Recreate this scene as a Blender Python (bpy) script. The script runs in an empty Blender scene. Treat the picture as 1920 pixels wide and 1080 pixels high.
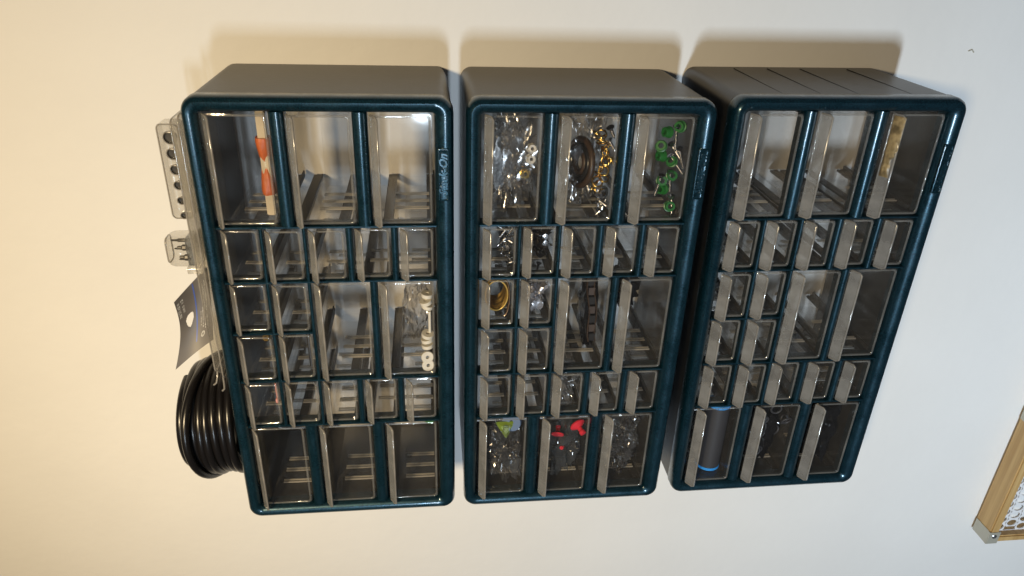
import bpy, bmesh, math, random
from mathutils import Vector, Matrix, noise
random.seed(7)
PI = math.pi
scene = bpy.context.scene
C = scene.collection

# ------------------------------------------------------------------ camera
cam_d = bpy.data.cameras.new('camera'); cam = bpy.data.objects.new('camera', cam_d); C.objects.link(cam)
right = Vector((0.03200, -0.10820, -0.99360)); down = Vector((-0.88800, -0.45930, 0.02140)); fwd = Vector((-0.45870, 0.88170, -0.11080))
up = -down
m = Matrix((right, up, -fwd)).transposed().to_4x4()
q = m.to_quaternion()
cam.rotation_mode = 'QUATERNION'; cam.rotation_quaternion = q
cam.location = (0.52469, -0.67750, 0.04982)
cam_d.sensor_width = 36; cam_d.lens = 36 * 1374.7 / 1920
cam_d.clip_start = 0.01; cam_d.clip_end = 60
scene.camera = cam

# ------------------------------------------------------------------ world and lamps (an indoor wall: warm lamp, cool window)
w = bpy.data.worlds.new('World'); scene.world = w; w.use_nodes = True
bg = w.node_tree.nodes['Background']; bg.inputs[0].default_value = (0.72, 0.74, 0.80, 1); bg.inputs[1].default_value = 0.07

def area(name, loc, target, sx, sy, power, col):
    l = bpy.data.lights.new(name, 'AREA'); l.shape = 'RECTANGLE'; l.size = sx; l.size_y = sy
    l.energy = power; l.color = col
    o = bpy.data.objects.new(name, l); C.objects.link(o); o.location = loc
    d = Vector(target) - Vector(loc); o.rotation_euler = d.to_track_quat('-Z', 'Y').to_euler()
    return o
area('warm_ceiling_lamp', (0.60, -1.35, 0.60), (-0.04, 0, 0.31), 0.12, 0.12, 5.1, (1.0, 0.78, 0.47)).data.spread = math.radians(84)
area('cool_window_strip', (-0.24, -3.2, 0.05), (0.1, 0, -0.85), 0.34, 0.10, 7.1, (0.73, 0.87, 1.0)).data.spread = math.radians(50)

scene.view_settings.view_transform = 'Standard'; scene.view_settings.look = 'None'
scene.view_settings.exposure = -0.03; scene.view_settings.gamma = 1; scene.view_settings.use_curve_mapping = False
cy = scene.cycles
cy.max_bounces = 14; cy.diffuse_bounces = 4; cy.glossy_bounces = 4; cy.transmission_bounces = 8; cy.transparent_max_bounces = 40
cy.use_denoising = True; cy.caustics_reflective = False; cy.caustics_refractive = False
cy.sample_clamp_indirect = 6

# ------------------------------------------------------------------ materials
def mat(name):
    mt = bpy.data.materials.new(name); mt.use_nodes = True
    nt = mt.node_tree; return mt, nt, nt.nodes['Principled BSDF']

def noise_bump(nt, p, scale, strength, dist=0.001, detail=4):
    tc = nt.nodes.new('ShaderNodeTexCoord'); n = nt.nodes.new('ShaderNodeTexNoise'); b = nt.nodes.new('ShaderNodeBump')
    n.inputs['Scale'].default_value = scale; n.inputs['Detail'].default_value = detail
    b.inputs['Strength'].default_value = strength; b.inputs['Distance'].default_value = dist
    nt.links.new(tc.outputs['Object'], n.inputs['Vector']); nt.links.new(n.outputs[0], b.inputs['Height'])
    nt.links.new(b.outputs[0], p.inputs['Normal'])
    return tc, n, b

def simple(name, col, rough=0.5, metal=0.0, bump=None, spec=0.5, var=0.0, vscale=60):
    mt, nt, p = mat(name)
    p.inputs['Base Color'].default_value = (*col, 1); p.inputs['Roughness'].default_value = rough
    p.inputs['Metallic'].default_value = metal; p.inputs['Specular IOR Level'].default_value = spec
    if bump: noise_bump(nt, p, *bump)
    if var:
        tc = nt.nodes.new('ShaderNodeTexCoord'); n = nt.nodes.new('ShaderNodeTexNoise'); n.inputs['Scale'].default_value = vscale
        r = nt.nodes.new('ShaderNodeValToRGB')
        r.color_ramp.elements[0].position = 0.35; r.color_ramp.elements[1].position = 0.65
        r.color_ramp.elements[0].color = (*[c * (1 - var) for c in col], 1); r.color_ramp.elements[1].color = (*[min(1, c * (1 + var)) for c in col], 1)
        nt.links.new(tc.outputs['Object'], n.inputs['Vector']); nt.links.new(n.outputs[0], r.inputs[0]); nt.links.new(r.outputs[0], p.inputs['Base Color'])
    return mt

def clear(name, tint, haze_col, haze, rough=0.06, ior=1.45, gloss_gain=1.0, bump=None):
    """see-through plastic: tinted transparency + a little milky scatter + fresnel gloss"""
    mt = bpy.data.materials.new(name); mt.use_nodes = True; nt = mt.node_tree; nt.nodes.clear()
    N = nt.nodes.new
    out = N('ShaderNodeOutputMaterial'); tr = N('ShaderNodeBsdfTransparent'); df = N('ShaderNodeBsdfDiffuse'); gl = N('ShaderNodeBsdfGlossy')
    tl = N('ShaderNodeBsdfTranslucent'); md = N('ShaderNodeMixShader'); md.inputs[0].default_value = 0.5
    m1 = N('ShaderNodeMixShader'); m2 = N('ShaderNodeMixShader'); fr = N('ShaderNodeFresnel'); mu = N('ShaderNodeMath'); mu.operation = 'MULTIPLY'
    tr.inputs[0].default_value = (*tint, 1); df.inputs[0].default_value = (*haze_col, 1); tl.inputs[0].default_value = (*haze_col, 1)
    gl.inputs['Color'].default_value = (1, 1, 1, 1); gl.inputs['Roughness'].default_value = rough
    ge = N('ShaderNodeNewGeometry'); io = N('ShaderNodeMapRange')      # same reflectance from inside and outside the thin sheet
    io.inputs[3].default_value = ior; io.inputs[4].default_value = 1 / ior
    nt.links.new(ge.outputs['Backfacing'], io.inputs[0]); nt.links.new(io.outputs[0], fr.inputs[0]); mu.inputs[1].default_value = gloss_gain
    tc = N('ShaderNodeTexCoord'); nz = N('ShaderNodeTexNoise'); nz.inputs['Scale'].default_value = 45; nz.inputs['Detail'].default_value = 6
    mr = N('ShaderNodeMapRange'); mr.inputs[1].default_value = 0.3; mr.inputs[2].default_value = 0.75
    mr.inputs[3].default_value = haze * 0.55; mr.inputs[4].default_value = min(1, haze * 1.5)
    L = nt.links.new
    L(tc.outputs['Object'], nz.inputs['Vector']); L(nz.outputs[0], mr.inputs[0]); L(mr.outputs[0], m1.inputs[0])
    L(df.outputs[0], md.inputs[1]); L(tl.outputs[0], md.inputs[2])
    L(tr.outputs[0], m1.inputs[1]); L(md.outputs[0], m1.inputs[2])
    L(fr.outputs[0], mu.inputs[0]); L(mu.outputs[0], m2.inputs[0]); L(m1.outputs[0], m2.inputs[1]); L(gl.outputs[0], m2.inputs[2])
    L(m2.outputs[0], out.inputs[0])
    if bump:
        b = N('ShaderNodeBump'); n2 = N('ShaderNodeTexNoise'); n2.inputs['Scale'].default_value = bump[0]; n2.inputs['Detail'].default_value = 3
        b.inputs['Strength'].default_value = bump[1]; b.inputs['Distance'].default_value = 0.001
        L(tc.outputs['Object'], n2.inputs['Vector']); L(n2.outputs[0], b.inputs['Height'])
        L(b.outputs[0], gl.inputs['Normal']); L(b.outputs[0], df.inputs['Normal'])
    return mt

def teal_material():
    mt, nt, p = mat('teal_metallic_plastic')
    N = nt.nodes.new; L = nt.links.new
    tc = N('ShaderNodeTexCoord'); n = N('ShaderNodeTexNoise'); n.inputs['Scale'].default_value = 900; n.inputs['Detail'].default_value = 2
    r = N('ShaderNodeValToRGB'); r.color_ramp.elements[0].position = 0.35; r.color_ramp.elements[1].position = 0.7
    r.color_ramp.elements[0].color = (0.002, 0.016, 0.028, 1); r.color_ramp.elements[1].color = (0.008, 0.050, 0.075, 1)
    b = N('ShaderNodeBump'); b.inputs['Strength'].default_value = 0.25; b.inputs['Distance'].default_value = 0.0006
    n2 = N('ShaderNodeTexNoise'); n2.inputs['Scale'].default_value = 55; n2.inputs['Detail'].default_value = 3
    L(tc.outputs['Object'], n.inputs['Vector']); L(tc.outputs['Object'], n2.inputs['Vector'])
    L(n.outputs[0], r.inputs[0]); L(r.outputs[0], p.inputs['Base Color']); L(n2.outputs[0], b.inputs['Height']); L(b.outputs[0], p.inputs['Normal'])
    p.inputs['Metallic'].default_value = 0.6; p.inputs['Roughness'].default_value = 0.32
    n3 = N('ShaderNodeTexNoise'); n3.inputs['Scale'].default_value = 38; n3.inputs['Detail'].default_value = 8; n3.inputs['Roughness'].default_value = 0.7
    m3 = N('ShaderNodeMapRange'); m3.inputs[1].default_value = 0.35; m3.inputs[2].default_value = 0.7; m3.inputs[3].default_value = 0.22; m3.inputs[4].default_value = 0.50
    L(tc.outputs['Object'], n3.inputs['Vector']); L(n3.outputs[0], m3.inputs[0]); L(m3.outputs[0], p.inputs['Roughness'])
    p.inputs['Coat Weight'].default_value = 0.5; p.inputs['Coat Roughness'].default_value = 0.14
    return mt

def wall_material():
    mt, nt, p = mat('painted_wall')
    tc, n, b = noise_bump(nt, p, 60, 0.16, 0.003, 8)
    p.inputs['Roughness'].default_value = 0.62
    N = nt.nodes.new; L = nt.links.new
    n2 = N('ShaderNodeTexNoise'); n2.inputs['Scale'].default_value = 9; n2.inputs['Detail'].default_value = 10
    r = N('ShaderNodeValToRGB'); r.color_ramp.elements[0].color = (0.745, 0.735, 0.72, 1); r.color_ramp.elements[1].color = (0.81, 0.80, 0.785, 1)
    L(tc.outputs['Object'], n2.inputs['Vector']); L(n2.outputs[0], r.inputs[0]); L(r.outputs[0], p.inputs['Base Color'])
    return mt

def wood_material():
    mt, nt, p = mat('bamboo_wood')
    N = nt.nodes.new; L = nt.links.new
    tc = N('ShaderNodeTexCoord'); mp = N('ShaderNodeMapping'); mp.inputs['Scale'].default_value = (6, 160, 160)
    n = N('ShaderNodeTexNoise'); n.inputs['Scale'].default_value = 1; n.inputs['Detail'].default_value = 6
    r = N('ShaderNodeValToRGB'); r.color_ramp.elements[0].color = (0.40, 0.23, 0.08, 1); r.color_ramp.elements[1].color = (0.60, 0.40, 0.17, 1)
    r.color_ramp.elements[0].position = 0.3; r.color_ramp.elements[1].position = 0.7
    L(tc.outputs['Object'], mp.inputs[0]); L(mp.outputs[0], n.inputs['Vector']); L(n.outputs[0], r.inputs[0]); L(r.outputs[0], p.inputs['Base Color'])
    p.inputs['Roughness'].default_value = 0.45
    return mt

M = dict(
    wall=wall_material(), teal=teal_material(), wood=wood_material(),
    body=simple('dark_grey_plastic', (0.013, 0.013, 0.0135), 0.36, 0, (260, 0.14, 0.0006), 0.5, var=0.25, vscale=35),
    rail=simple('black_plastic', (0.022, 0.022, 0.023), 0.45, 0, (200, 0.1, 0.0005)),
    smoke=clear('smoke_clear_plastic', (0.995, 0.993, 0.99), (0.84, 0.81, 0.74), 0.045, 0.07, 1.45, 0.5, (30, 0.12)),
    front=clear('smoke_front_plastic', (0.99, 0.985, 0.98), (0.42, 0.40, 0.37), 0.010, 0.05, 1.45, 1.0, (22, 0.12)),
    lip=clear('frosted_pull_plastic', (0.90, 0.89, 0.87), (0.72, 0.71, 0.69), 0.33, 0.18, 1.45, 1.0, (120, 0.15)),
    rimf=clear('panel_rim_plastic', (0.86, 0.85, 0.83), (0.70, 0.68, 0.63), 0.26, 0.08, 1.5, 2.4, (90, 0.3)),
    ribp=clear('divider_rib_plastic', (0.8, 0.8, 0.78), (0.86, 0.83, 0.77), 0.55, 0.12, 1.5, 1.4),
    edge=clear('frosted_pull_edge', (0.75, 0.72, 0.68), (0.62, 0.59, 0.54), 0.55, 0.12, 1.5, 1.6),
    film=clear('clear_film', (0.96, 0.955, 0.95), (0.60, 0.60, 0.60), 0.04, 0.16, 1.5, 3.0, (60, 0.5)),
    blister=clear('blister_plastic', (0.93, 0.92, 0.90), (0.52, 0.49, 0.43), 0.16, 0.10, 1.45, 1.3, (40, 0.2)),
    steel=simple('steel', (0.62, 0.62, 0.63), 0.22, 1.0, (300, 0.1, 0.0004)),
    dark_steel=simple('black_oxide_steel', (0.035, 0.033, 0.032), 0.30, 0.6, (300, 0.1, 0.0004)),
    brass=simple('brass', (0.78, 0.52, 0.14), 0.20, 1.0),
    white=simple('white_plastic', (0.74, 0.71, 0.63), 0.4, 0, (90, 0.1, 0.001), var=0.06),
    cream=simple('cream_wood', (0.50, 0.41, 0.27), 0.55, 0, (90, 0.15, 0.001), var=0.12),
    orange=simple('orange_wrap', (0.52, 0.12, 0.03), 0.42, 0, (110, 0.5, 0.0015), var=0.15),
    green=simple('green_plastic', (0.012, 0.13, 0.02), 0.35),
    yellowgreen=simple('yellow_green_plastic', (0.22, 0.33, 0.04), 0.4),
    blue=simple('blue_plastic', (0.03, 0.30, 0.80), 0.4),
    paleblue=simple('pale_blue_plastic', (0.10, 0.17, 0.32), 0.4),
    red=simple('red_plastic', (0.68, 0.03, 0.05), 0.3),
    pink=simple('pink_plastic', (0.66, 0.30, 0.28), 0.35),
    brown=simple('brown_rubber', (0.045, 0.026, 0.015), 0.45, 0, (160, 0.3, 0.0006), var=0.2),
    black=simple('black_cable_sheath', (0.007, 0.006, 0.006), 0.28, 0, (70, 0.12, 0.0008), 0.5),
    tube=simple('grey_black_tube', (0.035, 0.035, 0.040), 0.5, 0, (120, 0.2, 0.0006)),
    card=simple('grey_card', (0.13, 0.118, 0.110), 0.45, 0, (30, 0.08, 0.001), var=0.06),
    ink_white=simple('white_print', (0.68, 0.67, 0.64), 0.5), ink_blue=simple('blue_print', (0.07, 0.12, 0.42), 0.4),
    yellow=simple('yellow_wire', (0.55, 0.36, 0.08), 0.35, 0.4), copper=simple('copper_wire', (0.72, 0.42, 0.22), 0.25, 1.0),
    foil=simple('crumpled_foil', (0.70, 0.70, 0.74), 0.18, 0.85, (60, 0.6, 0.002)),
    bracket=simple('ivory_metal', (0.50, 0.48, 0.40), 0.35, 0.35, (160, 0.1, 0.0004)),
    mesh_white=simple('white_coated_steel', (0.78, 0.78, 0.80), 0.35),
    tape=simple('old_tape_residue', (0.24, 0.175, 0.085), 0.35, 0, (160, 0.7, 0.002), var=0.5, vscale=160),
    blackbag=clear('dark_film', (0.22, 0.22, 0.23), (0.035, 0.035, 0.04), 0.30, 0.12, 1.5, 1.0, (60, 0.4)),
    greybag=clear('grey_film', (0.62, 0.64, 0.66), (0.30, 0.32, 0.34), 0.20, 0.12, 1.5, 1.6, (60, 0.4)),
)

# ------------------------------------------------------------------ helpers
def link(name, me, m, parent=None, smooth=None):
    if m is not None and not me.materials: me.materials.append(M[m])
    o = bpy.data.objects.new(name, me); C.objects.link(o)
    if parent: o.parent = parent
    return o

def mesh_of(bm, smooth=40, bevel=None, m=None):
    bmesh.ops.remove_doubles(bm, verts=bm.verts, dist=1e-6)
    bmesh.ops.recalc_face_normals(bm, faces=bm.faces)
    if bevel:
        ed = [e for e in bm.edges if len(e.link_faces) == 2 and e.calc_face_angle(0) > 0.6]
        bmesh.ops.bevel(bm, geom=ed, offset=bevel, segments=2, affect='EDGES', clamp_overlap=True)
    me = bpy.data.meshes.new('shape'); bm.to_mesh(me); bm.free()
    if smooth:
        me.shade_smooth(); me.set_sharp_from_angle(angle=math.radians(smooth))
    if m: me.materials.append(M[m])
    return me

def box(bm, x0, x1, y0, y1, z0, z1, mtx=None):
    vs = [bm.verts.new((x, y, z)) for x in (x0, x1) for y in (y0, y1) for z in (z0, z1)]
    for f in ((0, 1, 3, 2), (4, 6, 7, 5), (0, 4, 5, 1), (2, 3, 7, 6), (0, 2, 6, 4), (1, 5, 7, 3)):
        bm.faces.new([vs[i] for i in f])
    if mtx:
        for v in vs: v.co = mtx @ v.co
    return vs

def rrect(l, r, b, t, rad, n=6):
    rad = max(1e-5, min(rad, (r - l) / 2 - 1e-5, (t - b) / 2 - 1e-5)); pts = []
    for cx, cz, a0 in ((r - rad, t - rad, 0), (l + rad, t - rad, 90), (l + rad, b + rad, 180), (r - rad, b + rad, 270)):
        for k in range(n + 1):
            a = math.radians(a0 + 90 * k / n); pts.append((cx + rad * math.cos(a), cz + rad * math.sin(a)))
    return pts

def loops(bm, rings, close_first=False, close_last=False, wrap=False):
    vr = [[bm.verts.new(p) for p in r] for r in rings]
    n = len(vr[0]); pairs = list(zip(vr, vr[1:]))
    if wrap: pairs.append((vr[-1], vr[0]))
    for a, b in pairs:
        for i in range(n): bm.faces.new((a[i], a[(i + 1) % n], b[(i + 1) % n], b[i]))
    if close_first: bm.faces.new(vr[0])
    if close_last: bm.faces.new(vr[-1])

def tube(bm, pts, rad, seg=10, caps=True, closed=False):
    P = [Vector(p) for p in pts]; n = len(P); R = rad if hasattr(rad, '__len__') else [rad] * n
    rings = []; ref = None
    for i in range(n):
        a = P[(i - 1) % n] if (closed or i > 0) else P[i]; b = P[(i + 1) % n] if (closed or i < n - 1) else P[i]
        t = (b - a).normalized()
        if ref is None: ref = t.orthogonal().normalized()
        ref = (ref - t * ref.dot(t)).normalized(); bi = t.cross(ref)
        rings.append([P[i] + (ref * math.cos(2 * PI * k / seg) + bi * math.sin(2 * PI * k / seg)) * R[i] for k in range(seg)])
    loops(bm, rings, caps and not closed, caps and not closed, closed)

def lathe(bm, prof, seg=20, mtx=None):
    """profile of (radius, height) about z"""
    rings = []
    for r, z in prof:
        ring = [Vector((max(r, 1e-5) * math.cos(2 * PI * k / seg), max(r, 1e-5) * math.sin(2 * PI * k / seg), z)) for k in range(seg)]
        rings.append([mtx @ v for v in ring] if mtx else ring)
    loops(bm, rings, True, True)

def tag(o, label, cat, group=None, kind=None):
    if label: o['label'] = label
    if cat: o['category'] = cat
    if group: o['group'] = group
    if kind: o['kind'] = kind
    return o

def empty(name, loc, parent=None):
    o = bpy.data.objects.new(name, None); o.empty_display_size = 0.02; C.objects.link(o); o.location = loc; o.parent = parent; return o

# ------------------------------------------------------------------ the wall
bm = bmesh.new(); box(bm, -4, 5, 0, 0.12, -2.4, 2.2)
wall = link('wall', mesh_of(bm, None), 'wall'); tag(wall, None, None, kind='structure')
bm = bmesh.new(); tube(bm, [(0.418, -0.0006, -0.468), (0.4195, -0.0007, -0.4712), (0.417, -0.0006, -0.4738)], 0.0006, 5)
link('scratch', mesh_of(bm, m='bracket'), None, wall)

# ------------------------------------------------------------------ cabinet dimensions (metres, x to the right, z up, front at y = -D)
W, H, D, T = 0.400, 0.1956, 0.1345, 0.0150
mm = 0.001
XA, XB, XP, XQ, XD, XE = (299, 388), (251, 296.5), (203, 248.5), (155, 200.5), (107, 152.5), (12, 104.5)
big = [(135.5, 183), (75.5, 124), (15.5, 64)]
small = [(152.5, 183), (119.5, 149.5), (86, 116.5), (50.5, 80.5), (15.5, 45)]
cells = {}
for n, X in (('A', XA), ('E', XE)):
    for i, v in enumerate(big): cells[n + str(i + 1)] = (*X, *v)
for n, X in (('B', XB), ('D', XD)):
    for i, v in enumerate(small): cells[n + str(i + 1)] = (*X, *v)
for n, X in (('P', XP), ('Q', XQ)):
    for i in (0, 1): cells[n + str(i + 1)] = (*X, *small[i])
cells['M1'] = (155, 248.5, 69.5, 116.5); cells['M2'] = (155, 248.5, 15.5, 63)
cells = {k: tuple(c * mm for c in v) for k, v in cells.items()}

def body_mesh():
    bm = bmesh.new()
    def R(i, y, rad=0.0115): return [(x, y, z) for x, z in rrect(i, W - i, i, H - i, max(rad - i, 0.002), 8)]
    rings = [R(0.0030, -0.004), R(0.0018, -0.002), R(0.0016, -0.010), R(0.0010, -(D - T) + 0.0016), R(0.0024, -(D - T)),
             R(0.0038, -(D - T)), R(0.0038, -0.004)]
    loops(bm, rings, wrap=True)
    return mesh_of(bm, 30, m='body')

def groove_mesh():
    bm = bmesh.new()
    for z in (0.150, 0.118, 0.086, 0.040):
        box(bm, W - 0.0020, W - 0.00088, -(D - T) + 0.004, -0.012, z, z + 0.0006)
    return mesh_of(bm, None, bevel=0.0003, m='body')

def frame_mesh():
    bm = bmesh.new()
    L0, R0, B0, T0 = 0.0120, W - 0.0120, 0.0148, H - 0.0122
    def outer(i, y, rad): return [(x, y, z) for x, z in rrect(i, W - i, i, H - i, max(rad, 0.0015), 8)]
    def inner(f, y, rad):   # f: 0 at the outer edge, 1 at the opening
        return [(x, y, z) for x, z in rrect(L0 * f, W - (W - R0) * f, B0 * f, H - (H - T0) * f, rad, 8)]
    yb = -(D - T)
    rings = [outer(0.0022, yb + 0.001, 0.0095), outer(0.0004, yb + 0.0002, 0.0115), outer(0.0, yb - 0.0010, 0.0120), outer(0.0001, -(D - 0.0060), 0.0120),
             outer(0.0008, -(D - 0.0030), 0.0112), outer(0.0022, -(D - 0.0010), 0.0100), inner(0.34, -D, 0.0085), inner(0.52, -(D - 0.0001), 0.0070),
             inner(0.74, -(D - 0.0010), 0.0050), inner(0.90, -(D - 0.0030), 0.0035), inner(0.975, -(D - 0.0055), 0.0022), inner(1.0, -(D - 0.0085), 0.0020),
             inner(1.0, -(D - 0.0160), 0.0020), inner(0.80, -(D - 0.0160), 0.004)]
    loops(bm, rings, wrap=True)
    return mesh_of(bm, 28, m='teal')

def bar_mesh(u0, u1, v0, v1):
    """horizontal divider bar with a half round front"""
    bm = bmesh.new(); h = (v1 - v0) / 2; c = (v0 + v1) / 2; pr = []
    dep = min(h * 0.85, 0.0050); y0 = -(D - 0.0022)
    pr.append((-(D - 0.016), c - h)); 
    for k in range(11):
        a = PI * k / 10 - PI / 2
        pr.append((y0 + dep - dep * math.cos(a), c + h * math.sin(a)))
    pr.append((-(D - 0.016), c + h))
    loops(bm, [[(u, y, z) for y, z in pr] for u in (u0 - 0.0006, u1 + 0.0006)], True, True)
    return mesh_of(bm, 40, m='teal')

def wall_strip_mesh(u0, u1, v0, v1):
    bm = bmesh.new(); c = (u0 + u1) / 2; h = (u1 - u0) / 2; pr = [(c - h, -(D - 0.017)), (c - h, -(D - 0.0042)), (c - h * 0.5, -(D - 0.0030)), (c + h * 0.5, -(D - 0.0030)), (c + h, -(D - 0.0042)), (c + h, -(D - 0.017))]
    loops(bm, [[(x, y, z) for x, y in pr] for z in (v0 - 0.0008, v1 + 0.0008)], True, True)
    return mesh_of(bm, 30, m='teal')

def rail_mesh(u, v, side):
    """runner in the hollow body: web + ledge, running from the face frame to the back"""
    bm = bmesh.new(); y0, y1 = -(D - 0.018), -0.0045
    l = u - 0.0050 if side in (0, -1) else u - 0.0010
    r = u + 0.0050 if side in (0, 1) else u + 0.0010
    box(bm, l, r, y0, y1, v - 0.0016, v - 0.0003)
    box(bm, u - 0.0010, u + 0.0010, y0 + 0.0002, y1 - 0.0002, v - 0.0003, v + 0.0060)
    return mesh_of(bm, None, m='rail')

def drawer_meshes(w, h, big_):
    """returns (drawer tray mesh, front panel mesh, pull mesh, pull edge mesh); origin at the lower left front corner of its opening"""
    g = 0.0007; t = 0.0012; L, R = g, w - g; B, Tp = g, h - 0.0010
    yf = 0.0042          # the front panel sits back in the opening
    dep = 0.112
    bm = bmesh.new()
    th = h * 0.80
    box(bm, L + 0.0015, R - 0.0015, yf + 0.0016, dep, B + 0.0006, B + 0.0006 + t)                    # floor
    for x in (L + 0.0015, R - 0.0015 - t): box(bm, x, x + t, yf + 0.0018, dep, B + 0.0006 + t, th)    # sides
    box(bm, L + 0.0015 + t, R - 0.0015 - t, dep - t, dep, B + 0.0006 + t, th * 0.97)                  # back
    box(bm, L + 0.0015, L + 0.0005 + 0.0026, yf + 0.002, dep, th, th + 0.0010)                         # rolled rims
    box(bm, R - 0.0031, R - 0.0015, yf + 0.002, dep, th, th + 0.0010)
    tray = mesh_of(bm, None, m='smoke')
    bm = bmesh.new()
    n = 3 if big_ else 2
    for k in range(n):
        for s in (0, 0.0032):
            y = 0.030 + k * (0.0165 if big_ else 0.020) + s
            for x, d in ((L + 0.0015 + t, 0.0011), (R - 0.0015 - t - 0.0011, 0.0011)):
                box(bm, x, x + d, y, y + 0.0013, B + 0.002 + t, th * 0.84)
    ribs = mesh_of(bm, None, m='ribp')
    bm = bmesh.new()
    def R_(i, y, rad): return [(x, y, z) for x, z in rrect(L + i, R - i, B + i, Tp - i, rad, 5)]
    loops(bm, [R_(0.0022, yf + 0.0017, 0.0020), R_(0.0002, yf + 0.0017, 0.0028), R_(0, yf + 0.0006, 0.003), R_(0.0006, yf, 0.003), R_(0.0015, yf - 0.0002, 0.0026),
               R_(0.0024, yf + 0.0004, 0.0024), R_(0.0030, yf + 0.0008, 0.0022)], True, True)
    front = mesh_of(bm, 25, m='front')
    bm = bmesh.new()
    loops(bm, [R_(0.0008, yf - 0.0001, 0.003), R_(0.0011, yf - 0.0005, 0.003), R_(0.0021, yf - 0.0005, 0.0026), R_(0.0026, yf + 0.0003, 0.0024)])
    rimf = mesh_of(bm, 60, m='rimf')
    # pull: a tab that leaves the top of the front and slants down and out
    a = Vector((0, yf - 0.0002, Tp - 0.0004)); b = Vector((0, yf - 0.0094, Tp - 0.0061)); nrm = Vector((0, -0.0064, 0.0096)).normalized() * 0.0011
    d = (b - a).normalized(); ch = 0.0024; Lx, Rx = L + 0.0004, R - 0.0004
    out = [(Lx, a), (Lx, b - d * ch), (Lx + ch * 0.7, b), (Rx - ch * 0.7, b), (Rx, b - d * ch), (Rx, a)]
    bm = bmesh.new()
    loops(bm, [[Vector((x, 0, 0)) + p for x, p in out], [Vector((x, 0, 0)) + p - nrm for x, p in out]], True, True)
    pull = mesh_of(bm, None, bevel=0.0003, m='lip')
    bm = bmesh.new()
    pts = [Vector((x, 0, 0)) + p - nrm * 0.4 for x, p in out]
    pts[0] += d * 0.001; pts[-1] += d * 0.001
    tube(bm, pts, 0.00085, 6)
    rim = mesh_of(bm, 60, m='edge')
    return tray, ribs, front, pull, rim, rimf

def plate_mesh():
    """raised nameplate with slanted lettering on the bottom border of the frame"""
    l, r, b, t = 0.3205, 0.3625, 0.0038, 0.0122; y = -(D + 0.0001)
    bm = bmesh.new()
    def Q(i, yy, rad=0.0012): return [(x, yy, z) for x, z in rrect(l + i, r - i, b + i, t - i, rad, 4)]
    loops(bm, [Q(0, y + 0.0016), Q(0, y - 0.0005), Q(0.0004, y - 0.0008), Q(0.0008, y - 0.0008), Q(0.0011, y - 0.0003), Q(0.0013, y - 0.0002)], False, True)
    return mesh_of(bm, 35, m='teal')

def text_mesh(body, size, ext, mname, shear=0.0):
    cu = bpy.data.curves.new('lettering', 'FONT'); cu.body = body; cu.size = size; cu.extrude = ext; cu.shear = shear
    cu.bevel_depth = size * 0.02; cu.offset = size * 0.03; cu.resolution_u = 2; cu.align_x = 'CENTER'; cu.align_y = 'CENTER'
    o = bpy.data.objects.new('lettering', cu); C.objects.link(o)
    bpy.context.view_layer.update()
    me = bpy.data.meshes.new_from_object(o.evaluated_get(bpy.context.evaluated_depsgraph_get()))
    bpy.data.objects.remove(o); me.materials.clear(); me.materials.append(M[mname]); return me

# one cabinet
def build_cabinet():
    root = empty('drawer_cabinet', (0, 0, 0))
    body = link('body', body_mesh(), None, root)
    link('side_ridge', groove_mesh(), None, body)
    frame = link('face_frame', frame_mesh(), None, root)
    link('nameplate', plate_mesh(), None, frame)
    o = link('lettering', text_mesh('Stack-On', 0.0088, 0.0003, 'teal', 0.35), None, frame)
    o.location = (0.3415, -(D + 0.0006), 0.0080); o.rotation_euler = (PI / 2, 0, 0)
    for X in (XA, XE):
        for v0, v1 in ((64, 75.5), (124, 135.5)): link('divider_bar', bar_mesh(X[0] * mm, X[1] * mm, v0 * mm, v1 * mm), None, frame)
    for X in (XB, XD):
        for v0, v1 in ((45, 50.5), (80.5, 86), (116.5, 119.5), (149.5, 152.5)): link('divider_bar', bar_mesh(X[0] * mm, X[1] * mm, v0 * mm, v1 * mm), None, frame)
    for X in (XP, XQ): link('divider_bar', bar_mesh(X[0] * mm, X[1] * mm, 0.1495, 0.1525), None, frame)
    for v0, v1 in ((116.5, 119.5), (63, 69.5)): link('divider_bar', bar_mesh(0.155, 0.2485, v0 * mm, v1 * mm), None, frame)
    for u0, u1, v0 in ((296.5, 299, 15), (248.5, 251, 15), (152.5, 155, 15), (104.5, 107, 15), (200.5, 203, 119)):
        link('divider_wall', wall_strip_mesh(u0 * mm, u1 * mm, v0 * mm, 0.1832), None, frame)
    rails = set()
    for k, (u0, u1, v0, v1) in cells.items():
        for u, s in ((u0 - 0.00125, 1), (u1 + 0.00125, -1)):
            u = round(u, 5)
            rails.add((u, round(v0, 5), s))
    merged = {}
    for u, v, s in rails: merged.setdefault((u, v), set()).add(s)
    for (u, v), s in sorted(merged.items()):
        link('support_rail', rail_mesh(u, v, 0 if len(s) == 2 else list(s)[0]), None, body)
    cache = {}
    for k, (u0, u1, v0, v1) in cells.items():
        key = (round(u1 - u0, 4), round(v1 - v0, 4))
        if key not in cache: cache[key] = drawer_meshes(u1 - u0, v1 - v0, u1 - u0 > 0.06)
        tray, ribs, front, pull, rim, rimf = cache[key]
        d = link('drawer', tray, None, root); d.location = (u0, -D, v0); d['cell'] = k
        for nm, me in (('front_panel', front), ('pull_tab', pull), ('pull_rim', rim), ('panel_rim', rimf), ('divider_rib', ribs)): link(nm, me, None, d)
    return root

def copy_tree(o, parent=None):
    c = o.copy(); C.objects.link(c); c.parent = parent
    for ch in list(o.children): copy_tree(ch, c)
    return c

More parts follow.
